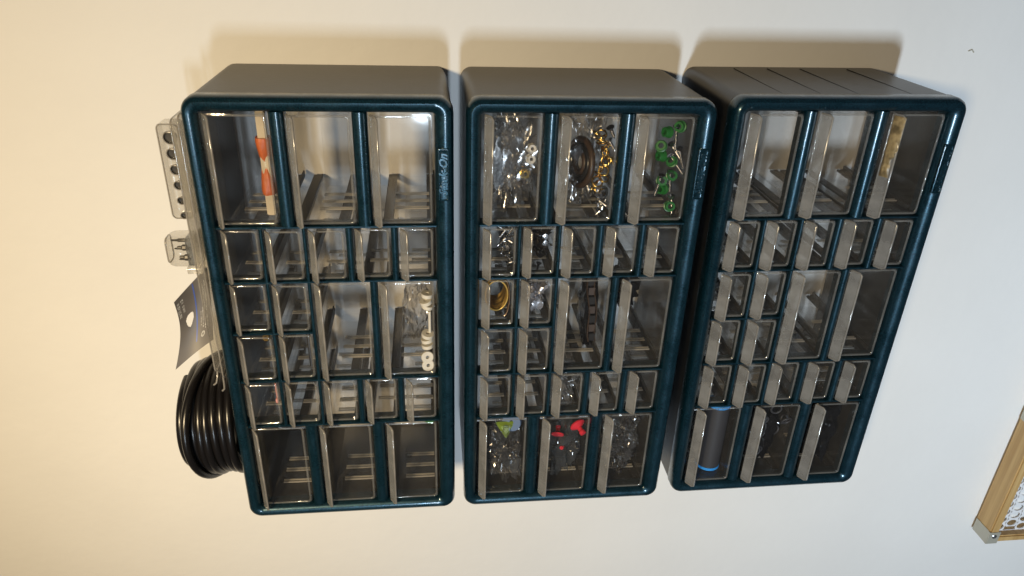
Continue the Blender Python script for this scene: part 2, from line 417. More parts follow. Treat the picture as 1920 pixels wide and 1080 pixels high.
cabs = [build_cabinet()]
cabs.append(copy_tree(cabs[0])); cabs.append(copy_tree(cabs[0]))
place = [(0.0, 0.03, -0.00098), (-0.00043, -0.17406, -0.0025), (0.00315, -0.3834, 0.00348)]
labs = ['teal drawer cabinet with the black cable coil lying on it, leftmost of the three',
        'teal drawer cabinet holding green plastic rings and screws, middle of the three',
        'teal drawer cabinet with brown tape residue on one pull, rightmost of the three']
for c, (x, z, ro), lb in zip(cabs, place, labs):
    c.location = (x, -0.0004, z); c.rotation_euler = (0, -ro, 0)
    tag(c, lb, 'drawer cabinet', 'wall cabinets of clear drawers')
    bpy.context.view_layer.update()
for c in cabs[:2]:
    for b in c.children:
        for o in list(b.children):
            if o.name.startswith('side_ridge'): bpy.data.objects.remove(o)
# drawers are not pushed in equally far
for ci, c in enumerate(cabs):
    for d in c.children:
        if d.name.startswith('drawer'):
            d.location.y += random.uniform(-0.0012, 0.0015)
            d.rotation_euler = (random.uniform(-0.004, 0.001), 0, random.uniform(-0.006, 0.006))

def P(ci, u, y, v):
    """cabinet millimetres -> world"""
    x0, z0, ro = place[ci]; x, z = u * mm, v * mm
    return Vector((x0 + x * math.cos(ro) - z * math.sin(ro), -0.0004 + y * mm, z0 + x * math.sin(ro) + z * math.cos(ro)))

def put(name, me, ci, u, y, v, label, cat, group=None, rot=(0, 0, 0), scale=None):
    o = link(name, me, None); o.location = P(ci, u, y, v); o.rotation_euler = rot
    if scale: o.scale = scale
    return tag(o, label, cat, group)

# ------------------------------------------------------------------ small things kept in the drawers
def screw_mesh(rad, ln, head, mname, phillips=False):
    bm = bmesh.new()
    prof = [(head * 0.2, 0), (head, -0.0003), (head, -0.0009), (rad, -0.0024)]
    z = -0.0030
    while z > -ln + 0.002:
        prof += [(rad, z), (rad * 0.72, z - 0.0004)]; z -= 0.0008
    prof.append((0.0001, -ln))
    lathe(bm, prof, 14)
    if phillips:
        for s in (0, 1):
            a, b = (head * 0.62, head * 0.14) if s == 0 else (head * 0.14, head * 0.62)
            box(bm, -a, a, -b, b, -0.0005, 0.00025 + s * 0.00002)
    return mesh_of(bm, 45, m=mname)

def ring_mesh(R, r, mname, seg=24, ts=8):
    bm = bmesh.new()
    tube(bm, [(R * math.cos(2 * PI * k / seg), R * math.sin(2 * PI * k / seg), 0) for k in range(seg)], r, ts, False, True)
    return mesh_of(bm, 80, m=mname)

def collar_mesh(R, r, h, mname, flange=0):
    bm = bmesh.new()
    def c(rad, z): return [(rad * math.cos(2 * PI * k / 22), rad * math.sin(2 * PI * k / 22), z) for k in range(22)]
    rings = [c(r, 0), c(R + flange, 0), c(R + flange, h * 0.25), c(R, h * 0.3), c(R, h * 0.95), c(R * 0.96, h), c(r, h)]
    loops(bm, rings, wrap=True)
    return mesh_of(bm, 35, m=mname)

def bag_mesh(sx, sy, sz, seed, mname, sub=4, amp=0.35):
    """a crumpled plastic pouch"""
    bm = bmesh.new(); bmesh.ops.create_icosphere(bm, subdivisions=sub, radius=1)
    off = Vector((seed * 3.1, seed * 1.7, seed * 0.9))
    for v in bm.verts:
        p = v.co.copy()
        k = 1 + amp * (abs(noise.noise(p * 1.6 + off)) * 2 - 0.5) + amp * 0.6 * (abs(noise.noise(p * 3.7 + off)) * 2 - 0.5) + amp * 0.3 * abs(noise.noise(p * 8 + off))
        q = p * k; v.co = Vector((max(-1, min(1, q.x)) * sx, max(-1, min(1, q.y)) * sy, max(-1, min(1.0, q.z)) * sz))
    return mesh_of(bm, 25, m=mname)

def rod_between(ci, a, b, r, mname, name, label, cat, group=None, seg=12):
    A, B = P(ci, *a), P(ci, *b); bm = bmesh.new(); n = 6
    tube(bm, [(B - A) * (k / n) for k in range(n + 1)], r, seg)
    o = link(name, mesh_of(bm, 50, m=mname), None); o.location = A; return tag(o, label, cat, group)

FL = 2.6   # drawer floor above the bottom of its opening, mm
def floor_of(cell): return cells[cell][2] / mm + FL

def rnd_rot(): return (random.uniform(0, 6.28), random.uniform(0, 6.28), random.uniform(0, 6.28))

# --- left cabinet (index 0)
f = floor_of('A1')
st = empty('wrapped_stick', P(0, 345, -118, f + 5)); tag(st, 'pair of cream wooden sticks bound with orange wrap in the left cabinet', 'sticks')
for dy, dz in ((0, 0), (4.5, 0.6)):
    bm = bmesh.new(); box(bm, -0.041, 0.041, -0.0022 + dy * mm, 0.0022 + dy * mm, -0.0032 + dz * mm, 0.0034 + dz * mm)
    link('stick', mesh_of(bm, None, bevel=0.0007, m='cream'), None, st)
bm = bmesh.new()
xs = [(-0.024, .0062), (-0.020, .0068), (-0.012, .0060), (-0.004, .0048), (-0.001, .0036), (0.002, .0036), (0.006, .0052), (0.013, .0066), (0.018, .0072), (0.021, .0068)]
def wrap_rings():
    out = []
    for k, (x, r) in enumerate(xs):
        out.append([Vector((x, 0.0022 + (r + 0.0006 * math.sin(5 * a + k)) * math.cos(a), r * math.sin(a) * 0.82 + 0.0004)) for a in [2 * PI * j / 20 for j in range(20)]])
    return out
loops(bm, wrap_rings(), True, True); link('orange_wrap', mesh_of(bm, 50, m='orange'), None, st)
bm = bmesh.new()
for dx in (-0.0006, 0.0008, 0.002): tube(bm, [(dx + 0.0003 * math.sin(3 * a), 0.0022 + 0.0042 * math.cos(a), 0.0037 * math.sin(a)) for a in [2 * PI * j / 18 for j in range(18)]], 0.0004, 6, False, True)
link('tie_wire', mesh_of(bm, 60, m='white'), None, st)

f = floor_of('M2')
for k, (u, y, z, R, face) in enumerate([(228, -119, 5, 5.0, 0), (222, -120, 5.5, 5.4, 0), (217, -119, 5, 5.0, 0), (190, -121, 5.2, 5.4, 0), (184, -120, 5.3, 5.4, 0), (178, -120, 5.2, 5.2, 0)]):
    put('spacer_ring', collar_mesh(R * mm, 1.8 * mm, 3.2 * mm, 'white'), 0, u, y, f + z, 'small white plastic spacer ring standing on edge in the left cabinet', 'spacer ring',
        'white spacer rings in a drawer', (0.2, PI / 2 + random.uniform(-.3, .3), random.uniform(-.3, .3)))
for k, (u, y, z) in enumerate([(170, -123, 6), (161.5, -123, 5.5)]):
    put('spacer_ring', collar_mesh(5.4 * mm, 1.6 * mm, 3 * mm, 'white'), 0, u, y, f + z, ['white plastic spacer ring facing the viewer, beside the standing ones in the left cabinet', 'white plastic spacer ring facing the viewer, lowest in the photo in the left cabinet'][k], 'spacer ring',
        'white spacer rings in a drawer', (PI / 2 + 0.15, 0, 0.2))
rod_between(0, (214, -120, f + 3), (193, -120, f + 3), 1.3 * mm, 'white', 'plastic_pin', 'thin white pin lying between the two rows of white spacer rings', 'pin')
put('plastic_bag', bag_mesh(0.026, 0.020, 0.013, 3, 'film'), 0, 205, -98, f + 14, 'clear crumpled bag behind the white spacer rings in the left cabinet', 'bag')

def crystals(ci, cell, n, mname, label, cat, group, rad=(1.2, 2.2), name='metal_bit', yr=(-122, -100), ur=None, zr=(1, 6)):
    u0, u1, v0, v1 = [c / mm for c in cells[cell]]; out = []
    ur = ur or (u0 + 6, u1 - 6)
    for k in range(n):
        bm = bmesh.new(); bmesh.ops.create_icosphere(bm, subdivisions=1, radius=random.uniform(*rad) * mm)
        for v in bm.verts: v.co *= random.uniform(0.6, 1.35)
        out.append(put(name, mesh_of(bm, 20, m=mname), ci, random.uniform(*ur), random.uniform(*yr), floor_of(cell) + random.uniform(*zr), label, cat, group, rnd_rot()))
    return out
f = floor_of('Q1')
put('brass_nut', collar_mesh(3.2 * mm, 1.2 * mm, 4 * mm, 'brass'), 0, 193, -121, f + 3.5, 'small brass nut in the upper small drawer of the left cabinet', 'nut', rot=(1.2, 0.4, 0.3))
rod_between(0, (196, -121, floor_of('Q2') + 3), (163, -121, floor_of('Q2') + 2.6), 1.7 * mm, 'steel', 'steel_pin', 'bright steel pin lying in the small drawer beside the brass nut', 'pin')
rod_between(0, (146, -121, floor_of('D1') + 3), (128, -120, floor_of('D1') + 3), 0.8 * mm, 'pink', 'stud_pin', 'thin pink pin in a small drawer of the left cabinet', 'pin')
put('pink_bead', ring_mesh(0.0015, 0.0014, 'pink'), 0, 127, -121, floor_of('D1') + 3, 'tiny pink bead at the end of the pink pin', 'bead')
put('brass_bead', ring_mesh(0.0014, 0.0013, 'brass'), 0, 148, -121, floor_of('D1') + 3, 'tiny brass bead at the other end of the pink pin', 'bead')
put('green_stopper', collar_mesh(5 * mm, 2 * mm, 6 * mm, 'green'), 0, 92, -108, floor_of('E3') + 4, 'green plastic stopper in the corner of the lowest large drawer, left cabinet', 'stopper', rot=(1.3, 0.3, 0.2))

# --- middle cabinet (index 1)
f = floor_of('A1')
put('parts_bag', bag_mesh(0.040, 0.026, 0.019, 11, 'film', 5, 0.45), 1, 343, -96, f + 20.5, 'crumpled clear bag filling the first large drawer of the middle cabinet', 'bag')
put('inner_pouch', bag_mesh(0.026, 0.012, 0.014, 5, 'film', 4, 0.5), 1, 350, -118, f + 15, 'small clear pouch at the front of the bag in the middle cabinet', 'pouch')
for k, (u, z, mname, lb) in enumerate([(358, 5, 'white', 'white plastic fitting at the side of the clear bag, nearer the frame'), (349, 5, 'white', 'white plastic fitting at the side of the clear bag, farther from the frame'),
                                        (336, 9, 'brass', 'dull brass fitting inside the clear bag'), (329, 12, 'brown', 'brown washer inside the clear bag')]):
    put('bag_fitting', collar_mesh(3.4 * mm, 1.4 * mm, 5 * mm, mname, 0.001), 1, u, -119 + k * 2, f + z, lb, 'fitting', 'fittings in the clear bag', (PI / 2, random.uniform(-.5, .5), 0.2))
f = floor_of('A2')
for k, (R, r, y, mname, lb) in enumerate([(19, 2.6, -104, 'brown', 'large brown rubber ring standing in the drawer of brass rings'), (13.5, 2.8, -104, 'dark_steel', 'dark ring inside the large brown ring'), (8, 2.6, -104, 'brown', 'smallest brown ring in the nested rings')]):
    o = put('rubber_ring', ring_mesh(R * mm, r * mm, mname, 32, 10), 1, 342, y, f + 22, lb, 'ring', 'nested rings', (PI / 2 + 0.15, 0, 0)); o.scale = (1.0, 1, 1); o.rotation_euler = (0.32, 0.08, 0.1)
for k in range(18):
    a = k / 17; u = 371 - 48 * a; z = 13 - 8 * math.sin(a * PI) + random.uniform(-3, 3)
    put('brass_ring', ring_mesh(random.uniform(3.2, 4.6) * mm, 0.75 * mm, 'brass', 18, 6), 1, u, -121 + random.uniform(-2, 5), f + z, 'brass split ring beside the large brown ring, middle cabinet', 'ring', 'brass rings in a drawer', rnd_rot())
for k, (u, z, lb) in enumerate([(376, 4, 'steel ball stud nearest the frame, in the drawer of brass rings'), (366, 4.5, 'steel ball stud next to the brass rings')]):
    put('ball_stud', screw_mesh(1.3 * mm, 12 * mm, 3.3 * mm, 'steel'), 1, u, -121, f + z, lb, 'stud', rot=(0.6, 1.0, 0.4 + k))
put('parts_bag', bag_mesh(0.040, 0.020, 0.017, 77, 'film', 5, 0.45), 1, 343, -88, f + 18, 'crumpled clear bag behind the large brown rings', 'bag')
put('eyelet', collar_mesh(4.2 * mm, 2.3 * mm, 5 * mm, 'steel', 0.0016), 1, 322, -119, f + 6, 'large steel eyelet in the drawer of brass rings', 'eyelet', rot=(PI / 2 + 0.3, 0.3, 0))
for k in range(9):
    put('steel_bolt', screw_mesh(1.2 * mm, random.uniform(9, 16) * mm, 2.4 * mm, 'steel'), 1, random.uniform(305, 318), random.uniform(-121, -108), f + random.uniform(3, 9), 'small steel bolt in the pile beyond the brown ring, middle cabinet', 'bolt', 'steel bolts beside the brown ring', (random.uniform(1.0, 2.1), random.uniform(-0.6, 0.6), random.uniform(0, 6)))
f = floor_of('A3')
for k, (u, z, rx) in enumerate([(376, 6, 0.9), (371, 14, 0.4), (334, 7, 1.5), (329, 14, 1.4), (352, 17, .3), (308, 6, 1.5), (346, 8, 1.0), (322, 11, 0.6), (360, 20, 1.2)]):
    put('green_anchor', collar_mesh(4.0 * mm, 2.2 * mm, 5.5 * mm, 'green', 0.0008), 1, u, -119 + (k % 4) * 2, f + z, 'green plastic ring anchor among the screws, middle cabinet', 'anchor', 'green ring anchors', (rx, random.uniform(-.4, .4), 0.3))
for k, (u, z, ry, rx) in enumerate([(377, 10, 1.45, 0.1), (362, 12, 0.9, 0.3), (352, 11, 0.9, -0.1), (340, 10, 1.4, 0.2), (336, 16, 1.7, 0.2), (358, 4, 1.2, 0.2), (318, 6, 1.3, 0.4)]):
    put('steel_screw', screw_mesh(1.5 * mm, 22 * mm, 2.9 * mm, 'steel'), 1, u, -120 + (k % 3) * 2, f + z, 'long steel screw lying among the green ring anchors', 'screw', 'steel screws among green anchors', (rx, ry, 0))
f = floor_of('B1')
for k in range(15):
    put('steel_screw', screw_mesh(1.2 * mm, random.uniform(9, 15) * mm, 2.6 * mm, 'steel'), 1, random.uniform(258, 290), random.uniform(-123, -104), f + random.uniform(1.5, 8), 'small steel screw in the pile of the first small drawer, middle cabinet', 'screw', 'pile of small steel screws', (random.uniform(0.8, 2.4), random.uniform(-1, 1), random.uniform(0, 6)))
f = floor_of('B2')
for k in range(34):
    put('black_screw', screw_mesh(1.1 * mm, random.uniform(8, 12) * mm, 2.5 * mm, 'dark_steel'), 1, random.uniform(256, 291), random.uniform(-122, -70), f + random.uniform(1.5, 11), 'small black screw in the pile of black screws, middle cabinet', 'screw', 'pile of black screws', rnd_rot())
for u, z, lb in ((283.5, 6.0, 'bright steel screw head nearer the frame, on the black screws'), (278, 6.2, 'bright steel screw head farther from the frame, on the black screws')):
    put('bright_screw', screw_mesh(1.1 * mm, 10 * mm, 2.7 * mm, 'steel', True), 1, u, -123.5, f + z, lb, 'screw', None, (PI / 2, 0, 0))
# wire spool, foil
f = floor_of('P1')
sp = empty('wire_spool', P(1, 226, -104, f + 12)); tag(sp, 'flat coil of yellow wire with a copper loop in the middle cabinet', 'wire coil')
bm = bmesh.new()
pts = []
for k in range(14 * 28):
    a = 2 * PI * k / 28; t = k / 28; pts.append((0.0145 * math.cos(a) * (1 + 0.03 * math.sin(t * 5)), -0.013 + t * 0.0019, 0.0098 * math.sin(a)))
tube(bm, pts, 0.0009, 6); link('yellow_winding', mesh_of(bm, 70, m='yellow'), None, sp)
bm = bmesh.new(); tube(bm, [(0.0175 * math.cos(a), -0.0175, -0.006 + 0.0045 * math.sin(a)) for a in [PI * k / 20 - PI for k in range(21)]], 0.0008, 8)
link('copper_loop', mesh_of(bm, 70, m='copper'), None, sp)
put('foil_ball', bag_mesh(0.017, 0.020, 0.0105, 21, 'foil', 5, 0.5), 1, 226, -100, floor_of('P2') + 11.5, 'crumpled silver foil in the small drawer next to the yellow wire', 'foil')
# carrier strip and dark bags in the wide drawers
f = floor_of('M1')
st = empty('carrier_strip', P(1, 238, -116, f + 12)); tag(st, 'brown ladder-like plastic strip hanging across the upper wide drawer of the middle cabinet', 'plastic strip')
bm = bmesh.new()
for s in (-1, 1): tube(bm, [(-0.062 * t + 0.004, -0.006 * t, s * 0.0032 - 0.004 * t + 0.001 * math.sin(9 * t)) for t in [k / 14 for k in range(15)]], 0.0007, 6)
link('strip_edge', mesh_of(bm, 60, m='brown'), None, st)
for k in range(7):
    t = (k + 0.5) / 7; bm = bmesh.new(); box(bm, -0.062 * t + 0.0005, -0.062 * t + 0.0075, -0.006 * t - 0.0005, -0.006 * t + 0.0005, -0.0028 - 0.004 * t, 0.0028 - 0.004 * t)
    link('rung', mesh_of(bm, None, m='brown' if k % 2 else 'dark_steel'), None, st)
put('dark_bag', bag_mesh(0.042, 0.020, 0.0075, 9, 'blackbag', 4, 0.3), 1, 203, -96, f + 8.5, 'dark translucent bag lying under the ladder-like strip', 'bag')
put('dark_bag', bag_mesh(0.020, 0.022, 0.011, 14, 'blackbag', 4, 0.35), 1, 225, -94, floor_of('M2') + 30, 'dark bag at the edge of the lower wide drawer, middle cabinet', 'bag')
put('arc_bag', bag_mesh(0.019, 0.018, 0.012, 17, 'film', 5, 0.6), 1, 131, -108, floor_of('D3') + 13, 'clear bag with curled folds in a small drawer of the middle cabinet', 'bag')
f = floor_of('E1')
put('clear_bag', bag_mesh(0.036, 0.022, 0.015, 23, 'film', 5, 0.5), 1, 52, -104, f + 16, 'clear bag with green and blue pieces in the middle cabinet', 'bag')
bm = bmesh.new(); bmesh.ops.create_cone(bm, segments=3, radius1=0.013, radius2=0.005, depth=0.005, cap_ends=True)
put('green_piece', mesh_of(bm, None, bevel=0.0008, m='yellowgreen'), 1, 84, -120, f + 17, 'yellow-green triangular piece inside the clear bag', 'plastic piece', rot=(1.5, 0.5, 0.2))
put('blue_piece', collar_mesh(9 * mm, 2 * mm, 5 * mm, 'paleblue'), 1, 88, -114, f + 10, 'dull blue round piece beside the yellow-green piece', 'plastic piece', rot=(1.2, 0.3, 0.2))
bm = bmesh.new(); bmesh.ops.create_cone(bm, segments=3, radius1=0.012, radius2=0.011, depth=0.0012, cap_ends=True)
put('grey_tag', mesh_of(bm, None, m='greybag'), 1, 38, -120, f + 9, 'pale triangular corner of a tag at the front of the clear bag', 'tag', rot=(1.45, 0.2, 0.1))
f = floor_of('E2')
put('dark_bag', bag_mesh(0.038, 0.022, 0.017, 31, 'greybag', 5, 0.4), 1, 56, -98, f + 18, 'grey see-through bag around the red plungers', 'bag')
def plunger(): 
    bm = bmesh.new(); lathe(bm, [(0.0001, 0), (0.0075, 0.0003), (0.0078, 0.0016), (0.0050, 0.0036), (0.0026, 0.0048), (0.0024, 0.0085), (0.0032, 0.0095), (0.0030, 0.0120), (0.0002, 0.0124)], 22); return mesh_of(bm, 40, m='red')
pm = plunger()
put('red_plunger', pm, 1, 85, -119, f + 8, 'larger red plunger seen face on', 'plunger', 'red plungers', (PI / 2 + 0.7, 0.9, 0.2))
put('red_plunger', pm, 1, 72, -119, f + 26, 'red plunger tilted toward the pull of its drawer', 'plunger', 'red plungers', (PI / 2 + 0.2, 0.6, 2.6), (0.8, 0.8, 0.8))
put('red_tip', collar_mesh(1.8 * mm, 0.5 * mm, 4 * mm, 'red'), 1, 58, -119, f + 20, 'tiny red tip below the two red plungers', 'tip', rot=(1, 0.4, 0))
bm = bmesh.new(); bmesh.ops.create_cone(bm, segments=3, radius1=0.009, radius2=0.001, depth=0.002, cap_ends=True)
put('grey_clip', mesh_of(bm, None, m='greybag'), 1, 66, -119, f + 19, 'small grey see-through clip between the red pieces', 'clip', rot=(1.4, 0.9, 0.3))
f = floor_of('E3')
put('dark_bag', bag_mesh(0.040, 0.024, 0.018, 41, 'film', 5, 0.4), 1, 57, -98, f + 19, 'clear shiny bag over black bits in the middle cabinet', 'bag')
crystals(1, 'E3', 46, 'tube', 'small black rubber bit in the bag of black bits, middle cabinet', 'rubber bit', 'black rubber bits', (1.6, 3.0), 'rubber_bit', (-120, -90), (22, 98), (2, 20))

# --- right cabinet (index 2)
f = floor_of('E1')
tb = empty('black_tube', P(2, 56, -109, f + 12.6)); tag(tb, 'black cylinder with bright blue end bands in the right cabinet', 'tube')
bm = bmesh.new(); mt_ = Matrix.Rotation(PI / 2, 4, 'Y')
lathe(bm, [(0.0112, -0.0385), (0.0120, -0.0380), (0.0120, 0.0380), (0.0112, 0.0385)], 36, mt_); link('barrel', mesh_of(bm, 40, m='tube'), None, tb)
for s in (-1, 1):
    bm = bmesh.new(); lathe(bm, [(0.0085, s * 0.0368), (0.0124, s * 0.0368), (0.0124, s * 0.0398), (0.0118, s * 0.0402), (0.0085, s * 0.0402)], 36, mt_); link('end_band', mesh_of(bm, 40, m='blue'), None, tb)
f = floor_of('E2')
for k in range(13):
    put('rubber_ring', ring_mesh(random.uniform(3.4, 5.2) * mm, 1.0 * mm, 'tube', 20, 8), 2, random.uniform(28, 96), random.uniform(-122, -106), f + random.uniform(4, 30), 'black rubber ring in the second large drawer of the right cabinet', 'ring', 'loose black rubber rings', (PI / 2 + random.uniform(-.5, .5), random.uniform(-.5, .5), random.uniform(-.5, .5)))
put('dark_bag', bag_mesh(0.040, 0.022, 0.019, 51, 'blackbag', 5, 0.4), 2, 57, -92, f + 20, 'dark see-through bag behind the black rubber rings', 'bag')
put('dark_bag', bag_mesh(0.040, 0.026, 0.019, 57, 'blackbag', 5, 0.35), 2, 57, -98, floor_of('E3') + 20, 'dark bag filling the corner drawer of the right cabinet', 'bag')
for d in cabs[2].children:
    if d.name.startswith('drawer') and d.get('cell') == 'A3':
        bm = bmesh.new(); n = 22; 
        a = Vector((0.087, 0.0030, 0.0462)); b = Vector((0.087, -0.0056, 0.0408)); nn = Vector((0, -0.0064, 0.0096)).normalized()
        top = []; bot = []
        for i in range(n + 1):
            rt, rb = [], []
            for j in range(7):
                x = 0.087 - 0.050 * i / n; p = a.lerp(b, 0.06 + 0.94 * j / 6 * (0.75 + 0.3 * noise.noise(Vector((i * 0.4, 3, 1))) if i > 12 else 1)); p.x = x
                e = 0.0 if i in (0, n) or j in (0, 6) else 0.0009 + 0.0010 * noise.noise(Vector((i * 0.7, j * 0.9, 5)))
                rt.append(bm.verts.new(p + nn * (0.0004 + max(0.0001, e)))); rb.append(bm.verts.new(p + nn * 0.0002))
            top.append(rt); bot.append(rb)
        for g_, fl in ((top, 1), (bot, 0)):
            for i in range(n):
                for j in range(6): bm.faces.new((g_[i][j], g_[i + 1][j], g_[i + 1][j + 1], g_[i][j + 1]))
        link('tape_residue', mesh_of(bm, 60, m='tape'), None, d)

# ------------------------------------------------------------------ things lying on top of the upper cabinet
TOP = H / mm
# black cable coil
bm = bmesh.new(); pts = []; turns = 8; per = 56
for k in range(int(turns * per)):
    t = k / per; a = 2 * PI * t
    r = 54 - 1.1 * max(0, t - 4) ** 1.3 - 0.5 * max(0, 3 - t) + 0.8 * math.sin(t * 2.1) + 0.9 * math.sin(a * 2 + t * 1.3)
    z = 4.4 + t * 6.0 + 1.3 * math.sin(a + t * 0.5)
    pts.append(Vector((r * math.cos(a), r * math.sin(a) * 0.98, z)) * mm)
tube(bm, pts, 0.0040, 12)
for q_, (tz, tl, ph, rr_) in enumerate(((26, 15, 2.9, 58.5), (20, 7, 0.5, 45.5), (36, 6, 2.0, 46), (10, 5, 1.0, 46))):
    ring = [Vector((rr_ * math.cos(a), rr_ * math.sin(a) * 0.98, 4 + tz + tl * math.sin(a + ph))) * mm for a in [2 * PI * k / 56 for k in range(56)]]
    tube(bm, ring, 0.0038, 12, False, True)
o = link('cable_coil', mesh_of(bm, 80, m='black'), None); o.location = P(0, 79, -72, TOP + 0.4)
tag(o, 'coil of glossy black cable lying on the left cabinet', 'cable')

# clear blister tray lying along the top
tr = empty('blister_tray', P(0, 272, -92, TOP)); tag(tr, 'long flat clear plastic package lying on the left cabinet beside the cable coil', 'plastic package')
bm = bmesh.new()
def trw(z, i): return [((x), y, z) for x, y in rrect(-0.112 + i, 0.114 - i, -0.043 + i, 0.040 - i, 0.006, 6)]
loops(bm, [trw(0.0004, 0), trw(0.0010, -0.0004), trw(0.0016, 0), trw(0.0022, 0.0025), trw(0.0075, 0.0035), trw(0.0085, 0.0046)], True, True)
link('tray_shell', mesh_of(bm, 35, m='blister'), None, tr)
for z, i in ((0.0012, -0.0003), (0.0082, 0.0040)):
    bm = bmesh.new(); tube(bm, trw(z, i), 0.0006, 6, False, True); link('tray_rim', mesh_of(bm, 60, m='edge'), None, tr)
bm = bmesh.new(); 
tube(bm, [(-0.108, -0.030, 0.009), (-0.114, -0.034, 0.0088), (-0.1195, -0.036, 0.010), (-0.1215, -0.036, 0.0125)], 0.0008, 8); tube(bm, [(-0.1085, -0.0435, 0.0012), (-0.115, -0.0440, 0.0012), (-0.1205, -0.0440, 0.0016), (-0.1225, -0.0440, 0.0036)], 0.0008, 8)
link('curled_edge', mesh_of(bm, 60, m='edge'), None, tr)

# strip of round pockets
sx = empty('pocket_strip', P(0, 337, -106, TOP + 8.6)); tag(sx, 'frosted clear holder with six dark round pockets, lying on the left cabinet', 'bit holder')
bm = bmesh.new()
def sr(y, i): return [(x, y, z) for x, z in rrect(-0.038 + i, 0.038 - i, 0.0 + i, 0.0165 - i, 0.0035, 6)]
loops(bm, [sr(0.0075, 0.001), sr(0.0070, 0), sr(-0.0065, 0), sr(-0.0075, 0.001)], True, True)
link('holder_block', mesh_of(bm, 35, m='blister'), None, sx)
bm = bmesh.new(); tube(bm, sr(-0.0075, 0.0006), 0.0006, 6, False, True); link('holder_rim', mesh_of(bm, 60, m='edge'), None, sx)
for k in range(6):
    u = 0.0275 - k * 0.0125; r = 0.0047 - k * 0.00048
    bm = bmesh.new(); lathe(bm, [(r * 0.3, 0.004), (r * 0.9, 0.004), (r, 0.0), (r * 0.82, -0.0002), (r * 0.80, 0.002), (r * 0.2, 0.0022)], 18, Matrix.Translation((u, -0.0079, 0.0072)) @ Matrix.Rotation(PI / 2, 4, 'X') @ Matrix.Scale(-1, 4, (0, 0, 1)))
    link('round_pocket', mesh_of(bm, 30, m='dark_steel'), None, sx)
    bm = bmesh.new(); tube(bm, [(u + (r + .0003) * math.cos(a), -0.0083, 0.0072 + (r + .0003) * math.sin(a)) for a in [2 * PI * j / 20 for j in range(20)]], 0.0004, 6, False, True)
    link('pocket_rim', mesh_of(bm, 60, m='edge'), None, sx)

# little clear box of bits
bx = empty('bit_box', P(0, 273, -112, TOP + 8.7)); tag(bx, 'small clear box of dark driver bits between the pocket holder and the printed card', 'bit box')
bm = bmesh.new()
def br(z, i, rad=0.004): return [(x, y, z) for x, y in rrect(-0.0135 + i, 0.0135 - i, -0.010 + i, 0.010 - i, rad, 5)]
loops(bm, [br(0, 0), br(0.019, 0.0004), br(0.0225, 0.0014), br(0.0243, 0.0040)], True, True)
link('clear_cover', mesh_of(bm, 35, m='blister'), None, bx)
for z, i in ((0.0005, -0.0004), (0.0238, 0.0030)):
    bm = bmesh.new(); tube(bm, br(z, i), 0.0006, 6, False, True); link('cover_rim', mesh_of(bm, 60, m='edge'), None, bx)
bm = bmesh.new(); box(bm, -0.0118, 0.0118, -0.0085, 0.0085, 0.0006, 0.0085); link('bit_base', mesh_of(bm, None, bevel=0.0006, m='greybag'), None, bx)
for x, y, h, r in ((0.0085, -0.003, 0.0205, 0.0016), (0.0032, -0.0055, 0.0160, 0.0027), (-0.0010, 0.002, 0.0208, 0.0014), (-0.0055, -0.005, 0.0155, 0.0026), (-0.0092, -0.001, 0.0175, 0.0013)):
    bm = bmesh.new(); lathe(bm, [(r, 0.0087), (r, h * 0.7), (r * 0.6, h * 0.78), (r * 0.55, h * 0.95), (r * 0.2, h)], 8, Matrix.Translation((x, y, 0))); link('driver_bit', mesh_of(bm, 30, m='dark_steel'), None, bx)
bm = bmesh.new(); loops(bm, [[(x, y, z) for x, y in rrect(-0.0200, -0.0138, -0.008, 0.006, 0.002, 4)] for z in (0.0, 0.0105)], True, True); link('side_pocket', mesh_of(bm, 35, m='blister'), None, bx)

# printed header card, curled
cd = empty('header_card', P(0, 209, -112, TOP + 8)); tag(cd, 'curled dark grey hang card with blue stripe and white print, beside the cable coil', 'package card')
c00, c10, c01, c11 = Vector((44, 6, 0)), Vector((-20, -4, 2)), Vector((19, -8, 26.5)), Vector((-43, -14, 34))
def card(s, t, off=0.0):     # s along the card (right to left), t up
    p = c00 * (1 - s) * (1 - t) + c10 * s * (1 - t) + c01 * (1 - s) * t + c11 * s * t
    p = p + Vector((0, 1, 0.0)) * (7 * math.sin(PI * s) * (0.4 + 0.6 * t) + 3 * math.sin(PI * t) - off) + Vector((0, 0, -2.5)) * math.sin(PI * s) * t
    return p * mm
bm = bmesh.new(); nx, nz = 96, 56
fr_, bk_ = {}, {}
for i in range(nx + 1):
    for j in range(nz + 1):
        fr_[i, j] = bm.verts.new(card(i / nx, j / nz)); bk_[i, j] = bm.verts.new(card(i / nx, j / nz, -0.5))
def solid(i, j):
    s, t = (i + .5) / nx, (j + .5) / nz
    if 0 <= i < nx and 0 <= j < nz: return not (((s - 0.47) / 0.10) ** 2 + ((t - 0.70) / (0.11 - 0.4 * (s - 0.47))) ** 2 < 1)
    return False
for i in range(nx):
    for j in range(nz):
        if not solid(i, j): continue
        bm.faces.new((fr_[i, j], fr_[i + 1, j], fr_[i + 1, j + 1], fr_[i, j + 1])); bm.faces.new((bk_[i, j], bk_[i, j + 1], bk_[i + 1, j + 1], bk_[i + 1, j]))
        for (di, dj, a, b) in ((-1, 0, (i, j), (i, j + 1)), (1, 0, (i + 1, j), (i + 1, j + 1)), (0, -1, (i, j), (i + 1, j)), (0, 1, (i, j + 1), (i + 1, j + 1))):
            if not solid(i + di, j + dj): bm.faces.new((fr_[a], fr_[b], bk_[b], bk_[a]))
bmesh.ops.delete(bm, geom=[v for v in bm.verts if not v.link_faces], context='VERTS')
link('card_sheet', mesh_of(bm, 40, m='card'), None, cd)
